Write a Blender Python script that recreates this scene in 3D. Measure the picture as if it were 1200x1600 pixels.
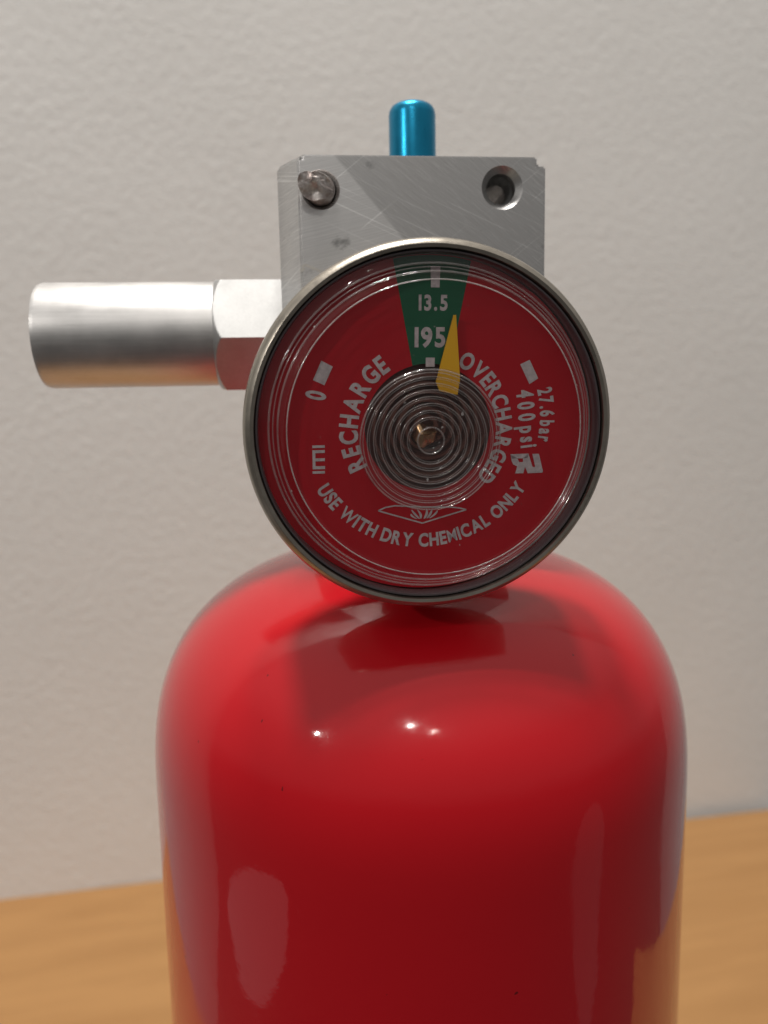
import bpy, bmesh, math, random
from mathutils import Vector, Matrix, noise
R = math.radians
MM = 0.001
random.seed(7)
scene = bpy.context.scene
for o in list(bpy.data.objects):
    bpy.data.objects.remove(o)
col = scene.collection

# ------------------------------------------------------------------ camera
F_PX = 1250.0                       # focal length in pixels of the 1600-high frame
CAM = Vector((-24.4, -113.8, 269.0)) * MM
YAW, PITCH, ROLL = R(9.7), R(8.5), R(-1.1)
cd = bpy.data.cameras.new('camera')
cam = bpy.data.objects.new('camera', cd); col.objects.link(cam)
cd.sensor_fit = 'VERTICAL'; cd.sensor_height = 24.0; cd.lens = 24.0 * F_PX / 1600.0
cd.clip_start = 0.005; cd.clip_end = 50
cam.location = CAM
view = Vector((math.sin(YAW) * math.cos(PITCH), math.cos(YAW) * math.cos(PITCH), -math.sin(PITCH)))
cam.rotation_euler = (view.to_track_quat('-Z', 'Y').to_matrix() @ Matrix.Rotation(ROLL, 3, 'Z')).to_euler()
cd.dof.use_dof = True
cd.dof.focus_distance = 0.086
cd.dof.aperture_fstop = cd.lens / 1.15
scene.camera = cam

# ------------------------------------------------------------------ room light
w = bpy.data.worlds.new("World"); scene.world = w; w.use_nodes = True
nt = w.node_tree; nt.nodes.clear()
def N(nt, t, **k):
    n = nt.nodes.new(t)
    for a, v in k.items():
        if a in n.inputs.keys(): n.inputs[a].default_value = v
        else: setattr(n, a, v)
    return n
out = N(nt, 'ShaderNodeOutputWorld'); bg = N(nt, 'ShaderNodeBackground')
tc = N(nt, 'ShaderNodeTexCoord'); sx = N(nt, 'ShaderNodeSeparateXYZ'); rp = N(nt, 'ShaderNodeValToRGB')
ma = N(nt, 'ShaderNodeMath', operation='MULTIPLY_ADD'); ma.inputs[1].default_value = .5; ma.inputs[2].default_value = .5
nt.links.new(tc.outputs['Generated'], sx.inputs[0]); nt.links.new(sx.outputs['Z'], ma.inputs[0])
nt.links.new(ma.outputs[0], rp.inputs[0]); nt.links.new(rp.outputs[0], bg.inputs[0]); nt.links.new(bg.outputs[0], out.inputs[0])
e = rp.color_ramp.elements
e[0].position = 0.0; e[0].color = (.04, .037, .035, 1)
e[1].position = 1.0; e[1].color = (.46, .44, .42, 1)
for p, c in ((.44, (.08, .077, .074, 1)), (.50, (.17, .165, .16, 1)), (.66, (.22, .213, .205, 1)), (.78, (.38, .365, .35, 1))):
    n = e.new(p); n.color = c
bg.inputs[1].default_value = 1.0

def lamp(name, loc, target, size, power, color, size_y=None, shape='DISK'):
    l = bpy.data.lights.new(name, 'AREA'); l.energy = power; l.color = color
    l.shape = shape; l.size = size
    if size_y: l.size_y = size_y
    o = bpy.data.objects.new(name, l); col.objects.link(o)
    o.location = loc
    o.rotation_euler = (Vector(target) - Vector(loc)).to_track_quat('-Z', 'Y').to_euler()
    return o
T = (0, 0, .26)
lamp('ceiling_lamp', (-.27, -.11, 1.90), T, .22, 18.5, (1, .962, .91))
lamp('ceiling_lamp', (.06, -.09, 1.90), T, .18, 9, (1, .962, .91))
lamp('ceiling_lamp', (-.335, -1.25, 1.19), T, .032, 1.1, (1, .96, .91))
lamp('ceiling_lamp', (-1.20, -.84, .90), T, .040, 2.6, (1, .96, .91))
lamp('ceiling_lamp', (-.118, -1.35, 1.10), T, .02, .3, (1, .93, .85))
lamp('reflection_patch_light', (-1.25, -.20, -.66), T, .70, .10, (1, .93, .93), size_y=.24, shape='ELLIPSE')  # added unseen lamp: pale patch mirrored low on the cylinder's left
lamp('reflection_patch_light', (1.00, -.66, -.42), T, .30, .04, (1, .93, .93), size_y=.62, shape='ELLIPSE')  # added likewise, for the narrow pale patch mirrored on the right

scene.view_settings.view_transform = 'Standard'
scene.view_settings.look = 'None'
scene.view_settings.exposure = 0.2
scene.view_settings.gamma = 1.0
scene.cycles.use_denoising = True
scene.cycles.max_bounces = 12
scene.cycles.transparent_max_bounces = 24

# ------------------------------------------------------------------ materials
def mat(name, base, rough=.5, metal=0.0, **k):
    m = bpy.data.materials.new(name); m.use_nodes = True
    p = m.node_tree.nodes['Principled BSDF']
    p.inputs['Base Color'].default_value = (*base, 1)
    p.inputs['Roughness'].default_value = rough
    p.inputs['Metallic'].default_value = metal
    for a, v in k.items():
        p.inputs[a.replace('_', ' ')].default_value = v
    return m
def nodes(m): return m.node_tree, m.node_tree.nodes['Principled BSDF']
def objcoord(nt, scale=(1, 1, 1), rot=(0, 0, 0), loc=(0, 0, 0)):
    t = N(nt, 'ShaderNodeTexCoord'); mr_ = N(nt, 'ShaderNodeMapping'); mp = N(nt, 'ShaderNodeMapping')
    mr_.inputs['Rotation'].default_value = rot; mr_.inputs['Location'].default_value = loc; mp.inputs['Scale'].default_value = scale
    nt.links.new(t.outputs['Object'], mr_.inputs[0]); nt.links.new(mr_.outputs[0], mp.inputs[0]); return mp.outputs[0]
def noise_tex(nt, vec, scale, detail=4, rough=.5, dist=0.0):
    n = N(nt, 'ShaderNodeTexNoise'); n.inputs['Scale'].default_value = scale
    n.inputs['Detail'].default_value = detail; n.inputs['Roughness'].default_value = rough; n.inputs['Distortion'].default_value = dist
    nt.links.new(vec, n.inputs['Vector']); return n.outputs['Fac']
def ramp(nt, fac, stops):
    r = N(nt, 'ShaderNodeValToRGB'); nt.links.new(fac, r.inputs[0]); e = r.color_ramp.elements
    e[0].position, e[0].color = stops[0][0], (*stops[0][1], 1)
    e[1].position, e[1].color = stops[-1][0], (*stops[-1][1], 1)
    for p, c in stops[1:-1]:
        x = e.new(p); x.color = (*c, 1)
    return r.outputs[0]
def bump(nt, p, h, strength, dist, prev=None):
    b = N(nt, 'ShaderNodeBump'); b.inputs['Strength'].default_value = strength; b.inputs['Distance'].default_value = dist
    nt.links.new(h, b.inputs['Height'])
    if prev: nt.links.new(prev, b.inputs['Normal'])
    nt.links.new(b.outputs[0], p.inputs['Normal']); return b.outputs[0]
def g(v): return (v, v, v)

# wall: roller-textured off-white paint
M_wall = mat('wall_paint', (.66, .645, .62), .75)
nt, p = nodes(M_wall)
v = objcoord(nt)
a = noise_tex(nt, v, 250, 4, .62, .3); b = noise_tex(nt, v, 420, 3, .6)
b1 = bump(nt, p, a, .42, .0012); bump(nt, p, b, .35, .0005, b1)
c = noise_tex(nt, v, 9, 3, .5)
nt.links.new(ramp(nt, c, [(.3, (.67, .66, .64)), (.7, (.705, .695, .675))]), p.inputs['Base Color'])

# table: beech laminate
M_wood = mat('beech_laminate', (.5, .26, .1), .42)
nt, p = nodes(M_wood)
v = objcoord(nt, (7, 90, 1), (0, 0, R(-2)))
f1 = noise_tex(nt, v, 1.0, 6, .6, .6)
v2 = objcoord(nt, (60, 900, 1), (0, 0, R(-2)))
f2 = noise_tex(nt, v2, 1.0, 4, .7)
v3 = objcoord(nt, (1.6, 14, 1))
f3 = noise_tex(nt, v3, 1.0, 2, .5, .8)
mx = N(nt, 'ShaderNodeMath', operation='MULTIPLY_ADD'); nt.links.new(f2, mx.inputs[0]); mx.inputs[1].default_value = .35; nt.links.new(f1, mx.inputs[2])
mx2 = N(nt, 'ShaderNodeMath', operation='MULTIPLY_ADD'); nt.links.new(f3, mx2.inputs[0]); mx2.inputs[1].default_value = .4; nt.links.new(mx.outputs[0], mx2.inputs[2])
nt.links.new(ramp(nt, mx2.outputs[0], [(.62, (.335, .170, .058)), (.85, (.36, .186, .066)), (1.1, (.39, .205, .074))]), p.inputs['Base Color'])
bump(nt, p, f2, .06, .0002)

# red glossy enamel
M_red = mat('red_enamel', (.48, .003, .009), .45, Coat_Weight=1.0, Coat_Roughness=.03, Specular_IOR_Level=.08)
nt, p = nodes(M_red)
v = objcoord(nt)
a = noise_tex(nt, v, 60, 2, .5); b1 = bump(nt, p, a, .05, .0012)
bb = N(nt, 'ShaderNodeBump'); bb.inputs['Strength'].default_value = .05; bb.inputs['Distance'].default_value = .0026
fine = noise_tex(nt, v, 700, 2, .5)
pk = N(nt, 'ShaderNodeMath', operation='MULTIPLY_ADD'); nt.links.new(fine, pk.inputs[0]); pk.inputs[1].default_value = .07; nt.links.new(a, pk.inputs[2])
scx = noise_tex(nt, objcoord(nt, (2600, 2600, 60), (R(12), R(9), 0)), 1.0, 2, .5)
scr = N(nt, 'ShaderNodeMapRange'); nt.links.new(scx, scr.inputs[0]); scr.inputs['From Min'].default_value = .70; scr.inputs['From Max'].default_value = .76; scr.inputs['To Max'].default_value = .06
pk2 = N(nt, 'ShaderNodeMath', operation='SUBTRACT'); nt.links.new(pk.outputs[0], pk2.inputs[0]); nt.links.new(scr.outputs[0], pk2.inputs[1])
nt.links.new(pk2.outputs[0], bb.inputs['Height']); nt.links.new(bb.outputs[0], p.inputs['Coat Normal'])
sp = noise_tex(nt, v, 900, 1, .5)
k = noise_tex(nt, v, 700, 1, .5)
nt.links.new(ramp(nt, k, [(.185, (.15, .002, .004)), (.20, (.48, .003, .009))]), p.inputs['Base Color'])
sm = noise_tex(nt, objcoord(nt, (1, 1, .35)), 45, 5, .65, 1.2)
nt.links.new(ramp(nt, sm, [(.45, g(.04)), (.72, g(.20))]), p.inputs['Coat Roughness'])

# machined aluminium of the valve body
def alum(name, base, rough, scr=(4, 1, 1), rot=0.0, amp=.12, bs=.25):
    m = mat(name, base, rough, 1.0)
    nt, p = nodes(m)
    v = objcoord(nt, (900 * scr[0], 900 * scr[1], 900 * scr[2]), (0, rot, 0))
    n1 = noise_tex(nt, v, 1.0, 5, .7)
    v2 = objcoord(nt); n2 = noise_tex(nt, v2, 160, 4, .6)
    mm = N(nt, 'ShaderNodeMath', operation='MULTIPLY_ADD'); nt.links.new(n1, mm.inputs[0]); mm.inputs[1].default_value = .6
    nt.links.new(n2, mm.inputs[2])
    nt.links.new(ramp(nt, mm.outputs[0], [(.45, g(rough - amp)), (1.1, g(rough + amp))]), p.inputs['Roughness'])
    nt.links.new(ramp(nt, mm.outputs[0], [(.45, tuple(x * .85 for x in base)), (1.1, tuple(min(1, x * 1.12) for x in base))]), p.inputs['Base Color'])
    bump(nt, p, n1, bs, .00006)
    return m
# front of the block: two directions of milling marks meeting on a diagonal, dark smudges
M_block = mat('milled_aluminium', (.5, .5, .5), .42, 1.0)
nt, p = nodes(M_block)
def scratches(sc, rot):
    return noise_tex(nt, objcoord(nt, sc, (0, rot, 0)), 1.0, 5, .75)
s1 = scratches((90, 300, 7500), R(13)); s2 = scratches((260, 300, 3800), R(-38))
co = objcoord(nt)
sxyz = N(nt, 'ShaderNodeSeparateXYZ'); nt.links.new(co, sxyz.inputs[0])
# diagonal line x + 0.82*z = const in block space
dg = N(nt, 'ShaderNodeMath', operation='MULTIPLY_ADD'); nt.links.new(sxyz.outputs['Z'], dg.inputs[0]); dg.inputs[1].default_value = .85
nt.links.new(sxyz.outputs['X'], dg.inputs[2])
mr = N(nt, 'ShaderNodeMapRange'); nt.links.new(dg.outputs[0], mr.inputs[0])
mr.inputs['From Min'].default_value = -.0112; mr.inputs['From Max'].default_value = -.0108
mix = N(nt, 'ShaderNodeMix', data_type='FLOAT'); nt.links.new(mr.outputs[0], mix.inputs[0]); nt.links.new(s1, mix.inputs[2]); nt.links.new(s2, mix.inputs[3])
h = mix.outputs[0]
basec = ramp(nt, h, [(.3, (.50, .495, .49)), (.55, (.60, .595, .59)), (.72, (.78, .77, .76))])
smg = noise_tex(nt, objcoord(nt, (1, 1, 1.6), (0, R(30), 0)), 240, 5, .6)
dark = ramp(nt, smg, [(.25, g(.5)), (.36, g(1))])
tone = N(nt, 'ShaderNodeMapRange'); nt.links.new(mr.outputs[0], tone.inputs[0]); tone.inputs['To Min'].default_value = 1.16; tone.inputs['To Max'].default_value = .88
scl = noise_tex(nt, objcoord(nt, (45, 45, 4200), (0, R(-24), 0)), 1.0, 2, .5)
scl2 = noise_tex(nt, objcoord(nt, (60, 60, 3600), (0, R(38), 0)), 1.0, 2, .5)
sc_a = ramp(nt, scl, [(.66, g(0)), (.70, g(.17))]); sc_b = ramp(nt, scl2, [(.67, g(0)), (.71, g(.15))])
sadd = N(nt, 'ShaderNodeMix', data_type='RGBA', blend_type='ADD'); sadd.inputs[0].default_value = 1
nt.links.new(sc_a, sadd.inputs[6]); nt.links.new(sc_b, sadd.inputs[7])
sad2 = N(nt, 'ShaderNodeMix', data_type='RGBA', blend_type='ADD'); sad2.inputs[0].default_value = 1
nt.links.new(basec, sad2.inputs[6]); nt.links.new(sadd.outputs[2], sad2.inputs[7]); basec = sad2.outputs[2]
m1 = N(nt, 'ShaderNodeMix', data_type='RGBA', blend_type='MULTIPLY'); m1.inputs[0].default_value = 1
nt.links.new(basec, m1.inputs[6]); nt.links.new(dark, m1.inputs[7])
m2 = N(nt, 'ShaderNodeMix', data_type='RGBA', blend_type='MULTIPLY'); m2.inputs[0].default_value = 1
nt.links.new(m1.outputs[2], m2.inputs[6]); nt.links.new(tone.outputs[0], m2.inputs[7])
nt.links.new(m2.outputs[2], p.inputs['Base Color'])
nt.links.new(ramp(nt, h, [(.3, g(.48)), (.7, g(.34))]), p.inputs['Roughness'])
bump(nt, p, h, .22, .00005)

M_nozzle = alum('turned_aluminium', (.62, .61, .60), .42, (.12, 3, 3), amp=.05, bs=.12)
M_hex = alum('bright_aluminium', (.57, .57, .565), .50, (3, .3, 3), amp=.04, bs=.08)
M_bezel = alum('nickel_plate', (.38, .345, .295), .30, (1, 1, 1), amp=.10, bs=.3)
M_pin = mat('rusty_steel', (.42, .38, .36), .5, 1.0)
nt, p = nodes(M_pin); n1 = noise_tex(nt, objcoord(nt), 900, 5, .7)
nt.links.new(ramp(nt, n1, [(.35, (.32, .26, .24)), (.55, (.55, .51, .49)), (.75, (.72, .70, .68))]), p.inputs['Base Color']); bump(nt, p, n1, .6, .0003)
M_blue = alum('blue_anodised', (.02, .26, .45), .30, (1, 1, .2), amp=.06, bs=.12)
M_brass = mat('brass', (.75, .52, .30), .28, 1.0)
M_coil = mat('bronze_coil', (.13, .05, .038), .6, .1)
M_black = mat('black_rubber', (.09, .075, .08), .3)
M_well = mat('dark_well', (.12, .036, .03), .6)
M_dred = mat('dial_red', (.45, .005, .014), .5, Specular_IOR_Level=.2)
M_dgreen = mat('dial_green', (.014, .11, .055), .5, Specular_IOR_Level=.2)
M_print = mat('dial_print', (.50, .42, .44), .6, Specular_IOR_Level=.1)
nt, p = nodes(M_print); n1 = noise_tex(nt, objcoord(nt), 2500, 2, .6)
nt.links.new(ramp(nt, n1, [(.3, (.46, .40, .41)), (.7, (.62, .55, .56))]), p.inputs['Base Color'])
M_yellow = mat('pointer_yellow', (.85, .45, .006), .5)
M_paint = mat('light_paint', (.62, .60, .56), .6)
def mk_lens(name, tint, film):
    m = bpy.data.materials.new(name); m.use_nodes = True; nt = m.node_tree; nt.nodes.clear()
    o = N(nt, 'ShaderNodeOutputMaterial'); t = N(nt, 'ShaderNodeBsdfTransparent'); t.inputs[0].default_value = (*tint, 1)
    gl = N(nt, 'ShaderNodeBsdfGlossy'); gl.inputs['Roughness'].default_value = .03
    lw = N(nt, 'ShaderNodeLayerWeight'); pw = N(nt, 'ShaderNodeMath', operation='POWER'); pw.inputs[1].default_value = 5
    fr = N(nt, 'ShaderNodeMath', operation='MULTIPLY_ADD'); fr.inputs[1].default_value = .96; fr.inputs[2].default_value = .035
    nt.links.new(lw.outputs['Facing'], pw.inputs[0]); nt.links.new(pw.outputs[0], fr.inputs[0])
    mx = N(nt, 'ShaderNodeMixShader'); nt.links.new(fr.outputs[0], mx.inputs[0]); nt.links.new(t.outputs[0], mx.inputs[1]); nt.links.new(gl.outputs[0], mx.inputs[2])
    d = N(nt, 'ShaderNodeBsdfDiffuse'); d.inputs[0].default_value = (.7, .65, .64, 1)
    co = objcoord(nt); nz = noise_tex(nt, co, 220, 4, .65)
    sp = noise_tex(nt, co, 1500, 1, .5)
    fm = ramp(nt, nz, [(.35, g(film * .5)), (.75, g(film * 1.6))])
    sk = ramp(nt, sp, [(.765, g(0)), (.80, g(.5))])
    ad = N(nt, 'ShaderNodeMath', operation='ADD'); nt.links.new(fm, ad.inputs[0]); nt.links.new(sk, ad.inputs[1])
    mx2 = N(nt, 'ShaderNodeMixShader'); nt.links.new(ad.outputs[0], mx2.inputs[0]); nt.links.new(mx.outputs[0], mx2.inputs[1]); nt.links.new(d.outputs[0], mx2.inputs[2])
    nt.links.new(mx2.outputs[0], o.inputs[0]); return m
M_lens = mk_lens('clear_plastic', (.97, .965, .965), .007)
M_ridge = mk_lens('clear_plastic_ribbed', (.84, .81, .80), .010)
def mk_edge(name, gloss, diff):
    m = bpy.data.materials.new(name); m.use_nodes = True; nt = m.node_tree; nt.nodes.clear()
    o = N(nt, 'ShaderNodeOutputMaterial'); t = N(nt, 'ShaderNodeBsdfTransparent'); gl = N(nt, 'ShaderNodeBsdfGlossy'); gl.inputs['Roughness'].default_value = .12
    d = N(nt, 'ShaderNodeBsdfDiffuse'); d.inputs[0].default_value = (.8, .72, .70, 1)  # pale diffuse paints in the bright refracted lines along the clear edges
    nz = noise_tex(nt, objcoord(nt), 500, 3, .6); fm = ramp(nt, nz, [(.3, g(diff * .5)), (.7, g(diff * 1.4))])
    a_ = N(nt, 'ShaderNodeMixShader'); a_.inputs[0].default_value = gloss; b_ = N(nt, 'ShaderNodeMixShader')
    nt.links.new(t.outputs[0], a_.inputs[1]); nt.links.new(gl.outputs[0], a_.inputs[2])
    nt.links.new(fm, b_.inputs[0]); nt.links.new(a_.outputs[0], b_.inputs[1]); nt.links.new(d.outputs[0], b_.inputs[2])
    nt.links.new(b_.outputs[0], o.inputs[0]); return m
M_rib = mk_edge('clear_plastic_rib', .18, .085)
M_lip = mk_edge('clear_plastic_lip', .35, .32)
M_faint = mk_edge('clear_plastic_step', .16, .07)

# ------------------------------------------------------------------ mesh helpers
def link(name, bm, m, parent=None, loc=(0, 0, 0), rot=(0, 0, 0), smooth=None):
    me = bpy.data.meshes.new(name)
    bmesh.ops.recalc_face_normals(bm, faces=bm.faces[:])
    if smooth is not None:
        for f in bm.faces: f.smooth = True
        for ed in bm.edges:
            if len(ed.link_faces) == 2 and ed.calc_face_angle(0) > R(smooth): ed.smooth = False
    bm.to_mesh(me); bm.free()
    me.materials.append(m)
    o = bpy.data.objects.new(name, me); col.objects.link(o)
    o.location = [c * MM for c in loc]; o.rotation_euler = rot
    if parent: o.parent = parent
    return o
def lathe(profile, seg=96, axis='Z', close=False, bm=None, off=(0, 0, 0)):
    """profile: list of (r, h) in mm; axis Z: h up; axis Y: h forward (towards -Y); axis X: h towards -X"""
    bm = bm or bmesh.new(); rings = []
    def pt(r, h, t):
        c, s = math.cos(t), math.sin(t)
        q = {'Z': (r * c, r * s, h), 'Y': (r * c, -h, r * s), 'X': (-h, r * c, r * s)}[axis]
        return Vector([(q[i] + off[i]) * MM for i in range(3)])
    for r, h in profile:
        if r <= 1e-6: rings.append([bm.verts.new(pt(0, h, 0))])
        else: rings.append([bm.verts.new(pt(r, h, 2 * math.pi * i / seg)) for i in range(seg)])
    pairs = list(zip(rings[:-1], rings[1:]))
    if close: pairs.append((rings[-1], rings[0]))
    for A, B in pairs:
        for i in range(seg):
            j = (i + 1) % seg
            if len(A) == 1 and len(B) == 1: continue
            if len(A) == 1: bm.faces.new((A[0], B[i], B[j]))
            elif len(B) == 1: bm.faces.new((A[i], A[j], B[0]))
            else: bm.faces.new((A[i], A[j], B[j], B[i]))
    return bm
def flat_poly(bm, pts, y):
    """polygon in the gauge's x/z plane at depth y (mm)"""
    vs = [bm.verts.new((x * MM, y * MM, z * MM)) for x, z in pts]
    return bm.faces.new(vs)
def box(bm, x0, x1, y0, y1, z0, z1):
    r = bmesh.ops.create_cube(bm, size=1)
    for v in r['verts']:
        v.co = Vector(((x0 + x1) / 2 + v.co.x * (x1 - x0), (y0 + y1) / 2 + v.co.y * (y1 - y0), (z0 + z1) / 2 + v.co.z * (z1 - z0))) * MM
    return r['verts']

# ------------------------------------------------------------------ setting
WALL_Y = 319.0
bm = bmesh.new(); box(bm, -1500, 1500, WALL_Y, WALL_Y + 100, -700, 1500)
wall = link('wall', bm, M_wall, rot=(0, 0, R(1.0))); wall['kind'] = 'structure'
bm = bmesh.new(); box(bm, -235, 300, -52, WALL_Y - 1.5, -28, 0)
bmesh.ops.bevel(bm, geom=bm.edges[:], offset=1.2 * MM, segments=3, affect='EDGES')
table = link('table_top', bm, M_wood, smooth=30)
table['label'] = 'light beech wood laminate table top running up to the pale wall behind the extinguisher'; table['category'] = 'table'

# ------------------------------------------------------------------ extinguisher
EXT = bpy.data.objects.new('fire_extinguisher', None); col.objects.link(EXT)
EXT.rotation_euler = (0, 0, R(-3.7))
EXT['label'] = 'glossy red fire extinguisher with round dial gauge and bare aluminium valve on a wooden table'
EXT['category'] = 'fire extinguisher'

# cylinder with domed shoulder
RT, ZS, HD = 38.7, 215.0, 32.0
prof = [(0, 2), (30, 2), (33, 0.6), (35.5, 0.5), (37.6, 2), (38.7, 5), (38.7, 12)]
prof += [(38.7, z) for z in (60, 110, 160, 200, 212)]
for i in range(0, 33):
    t = i / 32 * R(84)
    n = .75
    prof.append((RT * math.cos(t) ** (n), ZS + HD * math.sin(t) ** (n) if t > 0 else ZS))
prof = [q for q in prof if not (q[1] > ZS and q[0] < 14.5)]
rl, zl = prof[-1]
prof += [(13.2, zl + .9), (12.6, zl + 2.4), (12.5, zl + 7), (0, zl + 7)]
link('cylinder', lathe(prof, 192), M_red, EXT, loc=(-.35, 0, 0), smooth=40)
bm = lathe([(0, 249), (10, 249), (10, 262), (0, 262)], 64)
link('neck', bm, M_nozzle, EXT, smooth=30)

# valve block with two cross holes
BX, BW, BY, ZT, ZB = -0.55, 15.35, 13.0, 297.6, 256.0
bm = bmesh.new()
sect = [(-BW, -BY), (BW, -BY), (BW + .35, -BY + 2.5), (BW + .35, BY), (-BW, BY), (-BW - 2.6, BY - 4), (-BW - 2.6, -BY + 4.6)]
f_ = bm.faces.new([bm.verts.new((x * MM, y * MM, 0)) for x, y in sect])
ex_ = bmesh.ops.extrude_face_region(bm, geom=[f_])
for v in [q for q in ex_['geom'] if isinstance(q, bmesh.types.BMVert)]: v.co.z = (ZB - ZT) * MM
bmesh.ops.recalc_face_normals(bm, faces=bm.faces[:])
bm.normal_update()
for sx_, off_ in ((1, 1.1), (-1, .5)):
    es_ = [e for e in bm.edges if all(abs(v.co.z) < 1e-6 and (v.co.x > (BW - .1) * MM if sx_ > 0 else v.co.x < -(BW - .1) * MM) for v in e.verts)]
    bmesh.ops.bevel(bm, geom=es_, offset=off_ * MM, segments=4, affect='EDGES')
bmesh.ops.bevel(bm, geom=[e for e in bm.edges if e.calc_face_angle(0) > R(5)], offset=.22 * MM, segments=2, affect='EDGES')
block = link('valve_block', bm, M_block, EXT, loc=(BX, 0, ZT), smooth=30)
def drill(target, prof, off):
    bm = lathe(prof, 48, 'Y', off=off)
    c = link('cutter', bm, M_block, EXT, loc=(BX, 0, ZT))
    md = target.modifiers.new('b', 'BOOLEAN'); md.operation = 'DIFFERENCE'; md.object = c; md.solver = 'EXACT'
    bpy.context.view_layer.update()
    dg_ = bpy.context.evaluated_depsgraph_get()
    me = bpy.data.meshes.new_from_object(target.evaluated_get(dg_))
    target.modifiers.clear(); old = target.data; target.data = me; me.name = 'valve_block'
    bpy.data.objects.remove(c)
HR, HL = (9.85, -3.7), (-12.7, -4.1)
drill(block, [(0, BY + 2), (3.1, BY + 2), (3.1, BY + .45), (2.62, BY), (1.85, BY - .8), (1.85, -BY - 2), (0, -BY - 2)], (HR[0], 0, HR[1]))
drill(block, [(0, BY + 2), (2.35, BY + 2), (2.35, BY), (1.95, BY - .5), (1.95, BY - 5), (0, BY - 5)], (HL[0], 0, HL[1]))
# slanted bright slot wall inside the open hole
bm = lathe([(1.80, BY - 4.2), (1.80, BY - 2.0), (1.35, BY - 4.2)], 48, 'Y', close=True, off=(HR[0], 0, HR[1]))
link('hole_sleeve', bm, M_hex, block, smooth=30)
# broken pin stub in the left hole
bm = bmesh.new(); seg = 64; rings = []
def stub_h(x, z):
    return 2.1 - .35 * x + .25 * z + .7 * noise.noise(Vector((x * .8, z * .8, 3))) + .12 * noise.noise(Vector((x * 2.2, z * 2.2, 9))) - (.8 if x * .8 + z > 1.15 else 0)
for k_, fr_ in enumerate([1, 1, 1, .97, .86, .7, .5, .3, .12]):
    ring = []
    for i in range(seg):
        t = 2 * math.pi * i / seg
        rr = 1.76 * fr_ * (1 + .05 * noise.noise(Vector((math.cos(t) * 2, math.sin(t) * 2, 1))))
        x, z = rr * math.cos(t), rr * math.sin(t)
        h_ = {0: -4.0, 1: 0.0}.get(k_, stub_h(x, z) - (.25 if k_ == 2 else 0)) + BY
        lean = max(0, h_ - BY) * -.42
        ring.append(bm.verts.new(((HL[0] + x + lean) * MM, -h_ * MM, (HL[1] + z) * MM)))
    rings.append(ring)
for A, B in zip(rings[:-1], rings[1:]):
    for i in range(seg): bm.faces.new((A[i], A[(i + 1) % seg], B[(i + 1) % seg], B[i]))
bm.faces.new(rings[-1])
stub = link('pin_stub', bm, M_pin, block, smooth=50); stub['label'] = 'broken grey steel pin stub sticking out of the left hole'
# pale scratch of paint low on the front
bm = bmesh.new()
def strip(bm, pts, wd, y):
    for (x0, z0), (x1, z1) in zip(pts[:-1], pts[1:]):
        d = Vector((x1 - x0, z1 - z0)).normalized(); n_ = Vector((-d.y, d.x)) * wd / 2
        flat_poly(bm, [(x0 - n_.x, z0 - n_.y), (x1 - n_.x, z1 - n_.y), (x1 + n_.x, z1 + n_.y), (x0 + n_.x, z0 + n_.y)], y)
strip(bm, [(-15.3, -13.2), (-14.9, -12.9), (-13.7, -13.4), (-12.2, -14.0)], .32, -BY - .03)
strip(bm, [(-15.4, -13.7), (-15.0, -13.3)], .4, -BY - .035)
link('paint_scratch', bm, M_paint, block)

# blue pin on top
bm = lathe([(0, 0), (3.2, 0), (3.2, 8.9), (3.1, 9.5), (2.8, 10.0), (2.3, 10.3), (1.6, 10.45), (0, 10.5)], 64)
pin = link('valve_stem', bm, M_blue, EXT, loc=(0.0, 0, ZT - .2), smooth=40); pin['label'] = 'blue anodised valve stem on top of the block'

# outlet: hex nut and round tube pointing left
NZ, NY = 277.4, 0.0
def hexlathe(stations, rh, rot, seg=72):
    bm = bmesh.new(); rings = []
    for x, rc in stations:
        ring = []
        for i in range(seg):
            t = 2 * math.pi * i / seg
            a_ = (t - rot) % (math.pi / 3) - math.pi / 6
            r_ = min(rh * math.cos(math.pi / 6) / math.cos(a_), rc)
            ring.append(bm.verts.new((x * MM, r_ * math.cos(t) * MM, r_ * math.sin(t) * MM)))
        rings.append(ring)
    for A, B in zip(rings[:-1], rings[1:]):
        for i in range(seg): bm.faces.new((A[i], A[(i + 1) % seg], B[(i + 1) % seg], B[i]))
    bm.faces.new(rings[0]); bm.faces.new(rings[-1]); return bm
outlet = link('outlet_nozzle', lathe([(0, 17), (6.9, 17), (6.9, 26), (7.0, 26.6), (7.0, 27), (7.0, 50.0), (6.8, 50.6), (5.2, 50.6), (4.8, 50.1), (4.8, 40), (0, 40)], 96, 'X'), M_nozzle, EXT, loc=(0, NY, NZ), smooth=30)
st = [(-18.1, 7.8), (-18.0, 9.5), (-26.2, 9.5)] + [(-26.2 - .14 * k, 8.5 - .085 * k - .006 * k * k) for k in range(11)]
link('hex_nut', hexlathe(st, 8.35, R(187), 360), M_hex, EXT, loc=(0, NY, NZ), smooth=14)

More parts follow.
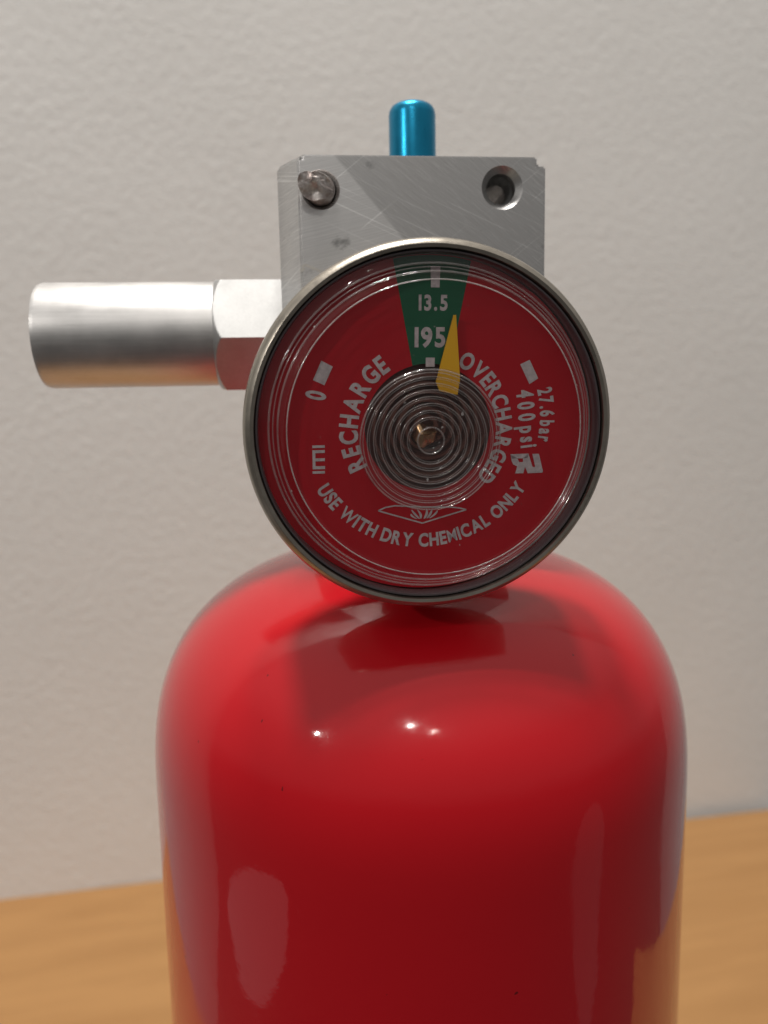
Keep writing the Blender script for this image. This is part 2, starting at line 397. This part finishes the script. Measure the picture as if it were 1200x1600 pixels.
# ------------------------------------------------------------------ pressure gauge
G = bpy.data.objects.new('pressure_gauge', None); col.objects.link(G); G.parent = EXT
G.scale = (1.034, 1.0, 1.016)
G.location = Vector((-3.0, -33.3, 265.0)) * MM
G.rotation_euler = (R(3.5), R(.5), R(3))
G['label'] = 'round red and green dial pressure gauge under a clear ribbed lens'
RB = 18.9
bz = [(6, -13.5), (15.5, -12.0), (17.6, -11), (18.45, -9.6), (18.6, -8), (18.75, -2.6), (18.9, -1.6), (18.86, -.8), (18.6, -.2), (18.2, .05), (17.85, -.02), (17.8, -.3), (17.75, -.9),
      (17.55, -5.2), (17.2, -5.8), (6, -5.8)]
link('bezel', lathe(bz, 192, 'Y', close=True), M_bezel, G, smooth=35)
link('stem', lathe([(0, -12), (5.5, -12), (5.5, -22.5), (0, -22.5)], 48, 'Y'), M_bezel, G, smooth=30)
link('gasket', lathe([(17.74, -.7), (17.65, -.45), (17.5, -.45), (17.38, -.7), (17.38, -2.0), (17.74, -2.0)], 160, 'Y', close=True), M_black, G, smooth=40)
# lens: sloping rim, rounded corner, flat face
ln = [(17.5, -.75), (17.0, -.6), (16.55, -.5), (16.3, -.35), (16.15, .0), (16.0, -.05), (15.85, -.05), (15.6, .35), (15.1, .85), (14.85, 1.3), (14.75, 1.46), (14.65, 1.46), (14.5, 1.36), (14.3, 1.34), (0, 1.34)]
link('lens', lathe(ln, 192, 'Y'), M_lens, G, smooth=50)
# ribbed centre of the lens
LB = (-.75, -.8)
def ring_tube(name, r0, h0, tr, m, parent, off=(0, 0), n_=10):
    return link(name, lathe([(r0 + tr * math.cos(2 * math.pi * k / n_), h0 + tr * math.sin(2 * math.pi * k / n_)) for k in range(n_)], 128, 'Y', close=True, off=(off[0], 0, off[1])), m, parent, smooth=80)
ribs = link('ribbed_boss', lathe([(7.15, 1.42), (7.02, 1.9), (6.9, 1.97), (6.7, 1.85), (1.25, 1.85), (1.1, 1.6), (.6, 1.45), (0, 1.42)], 160, 'Y', off=(LB[0], 0, LB[1])), M_ridge, G, smooth=50)
for rr in (6.28, 5.66, 5.0, 4.35, 3.68, 3.0, 2.34):
    ring_tube('lens_rib', rr, 1.86, .062, M_rib, G, LB)
    ring_tube('lens_rib', rr - .2, 1.86, .035, M_faint, G, LB)
ring_tube('lens_rib', 6.97, 1.90, .09, M_rib, G, LB); ring_tube('lens_rib', 6.7, 1.86, .06, M_rib, G, LB)
ring_tube('lens_rib', 1.32, 1.86, .09, M_rib, G, LB)
ring_tube('lens_lip', 14.72, 1.46, .06, M_lip, G)
ring_tube('lens_step', 15.55, .45, .10, M_faint, G); ring_tube('lens_step', 16.0, -.05, .06, M_faint, G); ring_tube('lens_step', 16.4, -.4, .12, M_faint, G)

# dial plate, measured on the photograph in units of K millimetres
K = .0667; DX, DY = 667.0, 663.5; DW = 3.1
def D(px, py): return ((px - DX) * K, (DY - py) * K)
dial = link('dial', lathe([(6.62, -DW), (17.5, -DW), (17.5, -DW - .4), (6.62, -DW - .4)], 160, 'Y', close=True), M_dred, G)
link('dial_well', lathe([(6.61, -DW - .05), (6.61, -DW - .9), (0, -DW - .9)], 96, 'Y'), M_well, G, smooth=30)
# green band
bm = bmesh.new()
top, bot = [], []
x0, x1 = D(615, 0)[0], D(727, 0)[0]
zt = D(0, 424)[1]
bl = D(641.5, 567); br = D(699, 567)
pts = []
import math as _m
def arc_z(x, r): return _m.sqrt(max(0, r * r - x * x))
tl = (D(611, 0)[0], arc_z(D(611, 0)[0], 17.4)); tr = (D(730, 0)[0], arc_z(D(730, 0)[0], 17.4))
n = 8
for i in range(n + 1):
    x = tl[0] + (tr[0] - tl[0]) * i / n; pts.append((x, arc_z(x, 17.4)))
for i in range(n + 1):
    x = br[0] + (bl[0] - br[0]) * i / n; pts.append((x, arc_z(x, 6.63)))
flat_poly(bm, pts[::-1], DW - .02)
link('green_band', bm, M_dgreen, G)

# glyphs
def glyph(ch, offset):
    cu = bpy.data.curves.new('g', 'FONT'); cu.body = ch; cu.size = 1.0; cu.offset = offset; cu.resolution_u = 4
    o = bpy.data.objects.new('g', cu); col.objects.link(o)
    bpy.context.view_layer.update()
    me = o.to_mesh(); vs = [v.co.copy() for v in me.vertices]; fs = [tuple(p.vertices) for p in me.polygons]
    o.to_mesh_clear(); bpy.data.objects.remove(o); bpy.data.curves.remove(cu)
    return vs, fs
_gc = {}
def get(ch, off=.036):
    if ch not in _gc: _gc[ch] = glyph(ch, .004 if ch == 'M' else .022 if ch == 'W' else off)
    return _gc[ch]
CAP = max(v.y for v in get('H')[0])
def put(bm, ch, px, py, ang, cap, xs, y=DW - .04, italic=0):
    """letter centred (bounding box in x, cap height in y) at dial point; ang = direction of its up vector, degrees CCW from up"""
    vs, fs = get(ch)
    if not vs: return
    x0, x1 = min(v.x for v in vs), max(v.x for v in vs)
    s = cap / CAP; a_ = R(ang); cx, cz = D(px, py)
    out_ = []
    for v in vs:
        u = (v.x - (x0 + x1) / 2) * s * xs * K; t = (v.y - CAP / 2) * s * K
        out_.append(bm.verts.new(((cx + u * math.cos(a_) - t * math.sin(a_)) * MM, y * MM, (cz + u * math.sin(a_) + t * math.cos(a_)) * MM)))
    for f in fs:
        try: bm.faces.new([out_[i] for i in f])
        except ValueError: pass
def wid(ch):
    vs = get(ch)[0]
    return (max(v.x for v in vs) - min(v.x for v in vs)) if vs else .22
def spread(txt, space=.26, gap=.11):
    """relative positions 0..1 of letter centres"""
    pos, x = [], 0.0
    for ch in txt:
        if ch == ' ': x += space; pos.append(None); continue
        w_ = wid(ch); pos.append(x + w_ / 2); x += w_ + gap
    first = next(q for q in pos if q is not None); last = [q for q in pos if q is not None][-1]
    return [None if q is None else (q - first) / (last - first) for q in pos]
def arc_text(name, txt, cx, cy, r, a0, a1, cap, xs, inward=False, space=.26, gap=.11):
    bm = bmesh.new()
    for ch, q in zip(txt, spread(txt, space, gap)):
        if q is None: continue
        a_ = a0 + (a1 - a0) * q
        px, py = cx + r * math.cos(R(a_)), cy - r * math.sin(R(a_))
        put(bm, ch, px, py, a_ - 90 + (180 if inward else 0), cap, xs)
    o = link(name, bm, M_print, G); return o
def line_text(name, txt, p0, p1, ang, cap, xs, space=.26, gap=.11):
    bm = bmesh.new()
    for ch, q in zip(txt, spread(txt, space, gap)):
        if q is None: continue
        put(bm, ch, p0[0] + (p1[0] - p0[0]) * q, p0[1] + (p1[1] - p0[1]) * q, ang, cap, xs)
    return link(name, bm, M_print, G)
arc_text('lettering', 'RECHARGE', 668, 667, 126, 204.8, 126.4, 28, .78, gap=.11)
arc_text('lettering', 'OVERCHARGED', 667, 667, 122.5, 60.5, -39, 25.5, .78, gap=.11)
arc_text('lettering', 'USE WITH DRY CHEMICAL ONLY', 662, 660, 185, 212.3, 325.6, 21.5, .78, True, space=.34, gap=.12)
arc_text('lettering', '27.6 bar', 665, 655, 195, 13.9, -9.0, 23, .62, space=.10, gap=.10)
line_text('lettering', '400 psi', (822, 612), (832, 696), -84, 27, .62, space=.05, gap=.08)
line_text('lettering', '13.5', (652.5, 472), (689, 472), 0, 22.5, .80, gap=.13)
line_text('lettering', '195', (647.5, 523.5), (684, 523.5), 0, 29, .88, gap=.09)
bm = bmesh.new(); put(bm, '0', 493, 611, 78, 30, .62); link('lettering', bm, M_print, G)
# scale marks
def quad_px(name, pts):
    bm = bmesh.new(); flat_poly(bm, [D(*q) for q in pts], DW - .04); return link(name, bm, M_print, G)
quad_px('scale_mark', [(503, 559), (520, 568), (507, 596), (490, 588)])
quad_px('scale_mark', [(812, 566), (827, 559), (842, 588), (828, 597)])
quad_px('scale_mark', [(662, 555), (676, 555), (676, 569), (662, 569)])
quad_px('scale_mark', [(668, 419), (683, 419), (682, 450), (669, 450)])
# maker's mark on the left: I, m, I lying on its side
bm = bmesh.new()
def Z3(x, y): return (460 + x / 7.5, 540 + y / 7.5)
for x0, y0, x1, y1 in ((203, 1110, 345, 1140), (203, 1166, 236, 1390), (236, 1166, 345, 1200), (236, 1262, 345, 1296), (236, 1354, 345, 1390), (200, 1412, 342, 1442)):
    flat_poly(bm, [D(*Z3(x0, y0)), D(*Z3(x1, y0)), D(*Z3(x1, y1)), D(*Z3(x0, y1))], DW - .04)
link('maker_mark', bm, M_print, G)
# component recognition mark (reversed R joined to a U)
bm = bmesh.new()
def Z2(x, y): return D(780 + x / 8.89, 580 + y / 8.89)
for poly in ([(185, 1145), (450, 1140), (440, 1205), (205, 1210)], [(188, 1150), (290, 1205), (318, 1262), (230, 1292), (205, 1240)],
             [(375, 1203), (450, 1140), (470, 1200), (515, 1330), (450, 1428), (405, 1330), (372, 1262)],
             [(230, 1292), (318, 1262), (372, 1262), (405, 1330), (385, 1425), (265, 1425), (290, 1322)],
             [(515, 1330), (545, 1342), (556, 1330), (675, 1402), (665, 1424), (450, 1428)],
             [(508, 1147), (605, 1147), (675, 1402), (556, 1330)]):
    flat_poly(bm, [Z2(*q) for q in poly], DW - .04)
link('recognition_mark', bm, M_print, G)
# emblem under the lens ribs: eye-shaped outline with a leaf fan
bm = bmesh.new()
def Z1(x, y): return D(560 + x / 6, 770 + y / 6)
outl = [(170, 148), (240, 118), (330, 104), (430, 112), (600, 128), (760, 132), (880, 136), (960, 148), (1022, 166), (900, 200), (760, 238), (595, 285), (470, 245), (330, 200), (230, 168), (170, 148)]
q_ = [Z1(*p_) for p_ in outl]; strip(bm, q_, .15, DW - .04)
def petal(x0, y0, x1, y1, wd, bend):
    m_ = 6; L, Rr = [], []
    for i in range(m_ + 1):
        t = i / m_; cx_ = x0 + (x1 - x0) * t + bend * math.sin(math.pi * t); cy_ = y0 + (y1 - y0) * t
        ww = wd * (.25 + .75 * math.sin(math.pi * min(1, t * .8 + .15)))
        L.append((cx_ - ww, cy_)); Rr.append((cx_ + ww, cy_))
    for i in range(m_):
        flat_poly(bm, [Z1(*L[i]), Z1(*L[i + 1]), Z1(*Rr[i + 1]), Z1(*Rr[i])], DW - .04)
for a_ in ((540, 240, 485, 190, 13, -14), (565, 240, 490, 150, 13, -4), (578, 238, 545, 150, 12, 14), (612, 240, 635, 150, 13, 12), (640, 238, 685, 155, 13, 8), (665, 238, 740, 165, 14, 12)):
    petal(*a_)
link('emblem', bm, M_print, G)
# pointer
PW = DW - .8
bm = bmesh.new()
pp = [(702.0, 491), (705.5, 491), (713.5, 588), (710, 612), (682, 606), (676, 592)]
f = flat_poly(bm, [D(*q) for q in pp], PW)
r_ = bmesh.ops.extrude_face_region(bm, geom=[f])
for v in [x for x in r_['geom'] if isinstance(x, bmesh.types.BMVert)]: v.co.y += .25 * MM
link('pointer', bm, M_yellow, G)
# bourdon spiral in the well
bm = bmesh.new(); prev = None; seg = 6
for i in range(0, 280):
    t = i / 280; ang = t * 2 * math.pi * 6; rr = .9 + 5.2 * t
    c_ = Vector((rr * math.cos(ang), -(-DW - .35), rr * math.sin(ang)))
    rad = Vector((math.cos(ang), 0, math.sin(ang))); ring = []
    for j in range(seg):
        b_ = 2 * math.pi * j / seg
        ring.append(bm.verts.new((c_ + rad * .26 * math.cos(b_) + Vector((0, 1, 0)) * .34 * math.sin(b_)) * MM))
    if prev:
        for j in range(seg): bm.faces.new((prev[j], prev[(j + 1) % seg], ring[(j + 1) % seg], ring[j]))
    prev = ring
link('bourdon_spiral', bm, M_coil, G, smooth=60)
bm = lathe([(0, -DW + 1.2), (.3, -DW + 1.5), (.7, -DW + 1.2), (1.15, -DW + .5), (1.25, -DW - .8)], 32, 'Y', off=(-.4, 0, -.7))
for v in bm.verts: v.co += Vector([noise.noise(v.co * 900 + Vector((i * 7, 0, 0))) * .0006 for i in range(3)])
link('spindle', bm, M_brass, G, smooth=40)
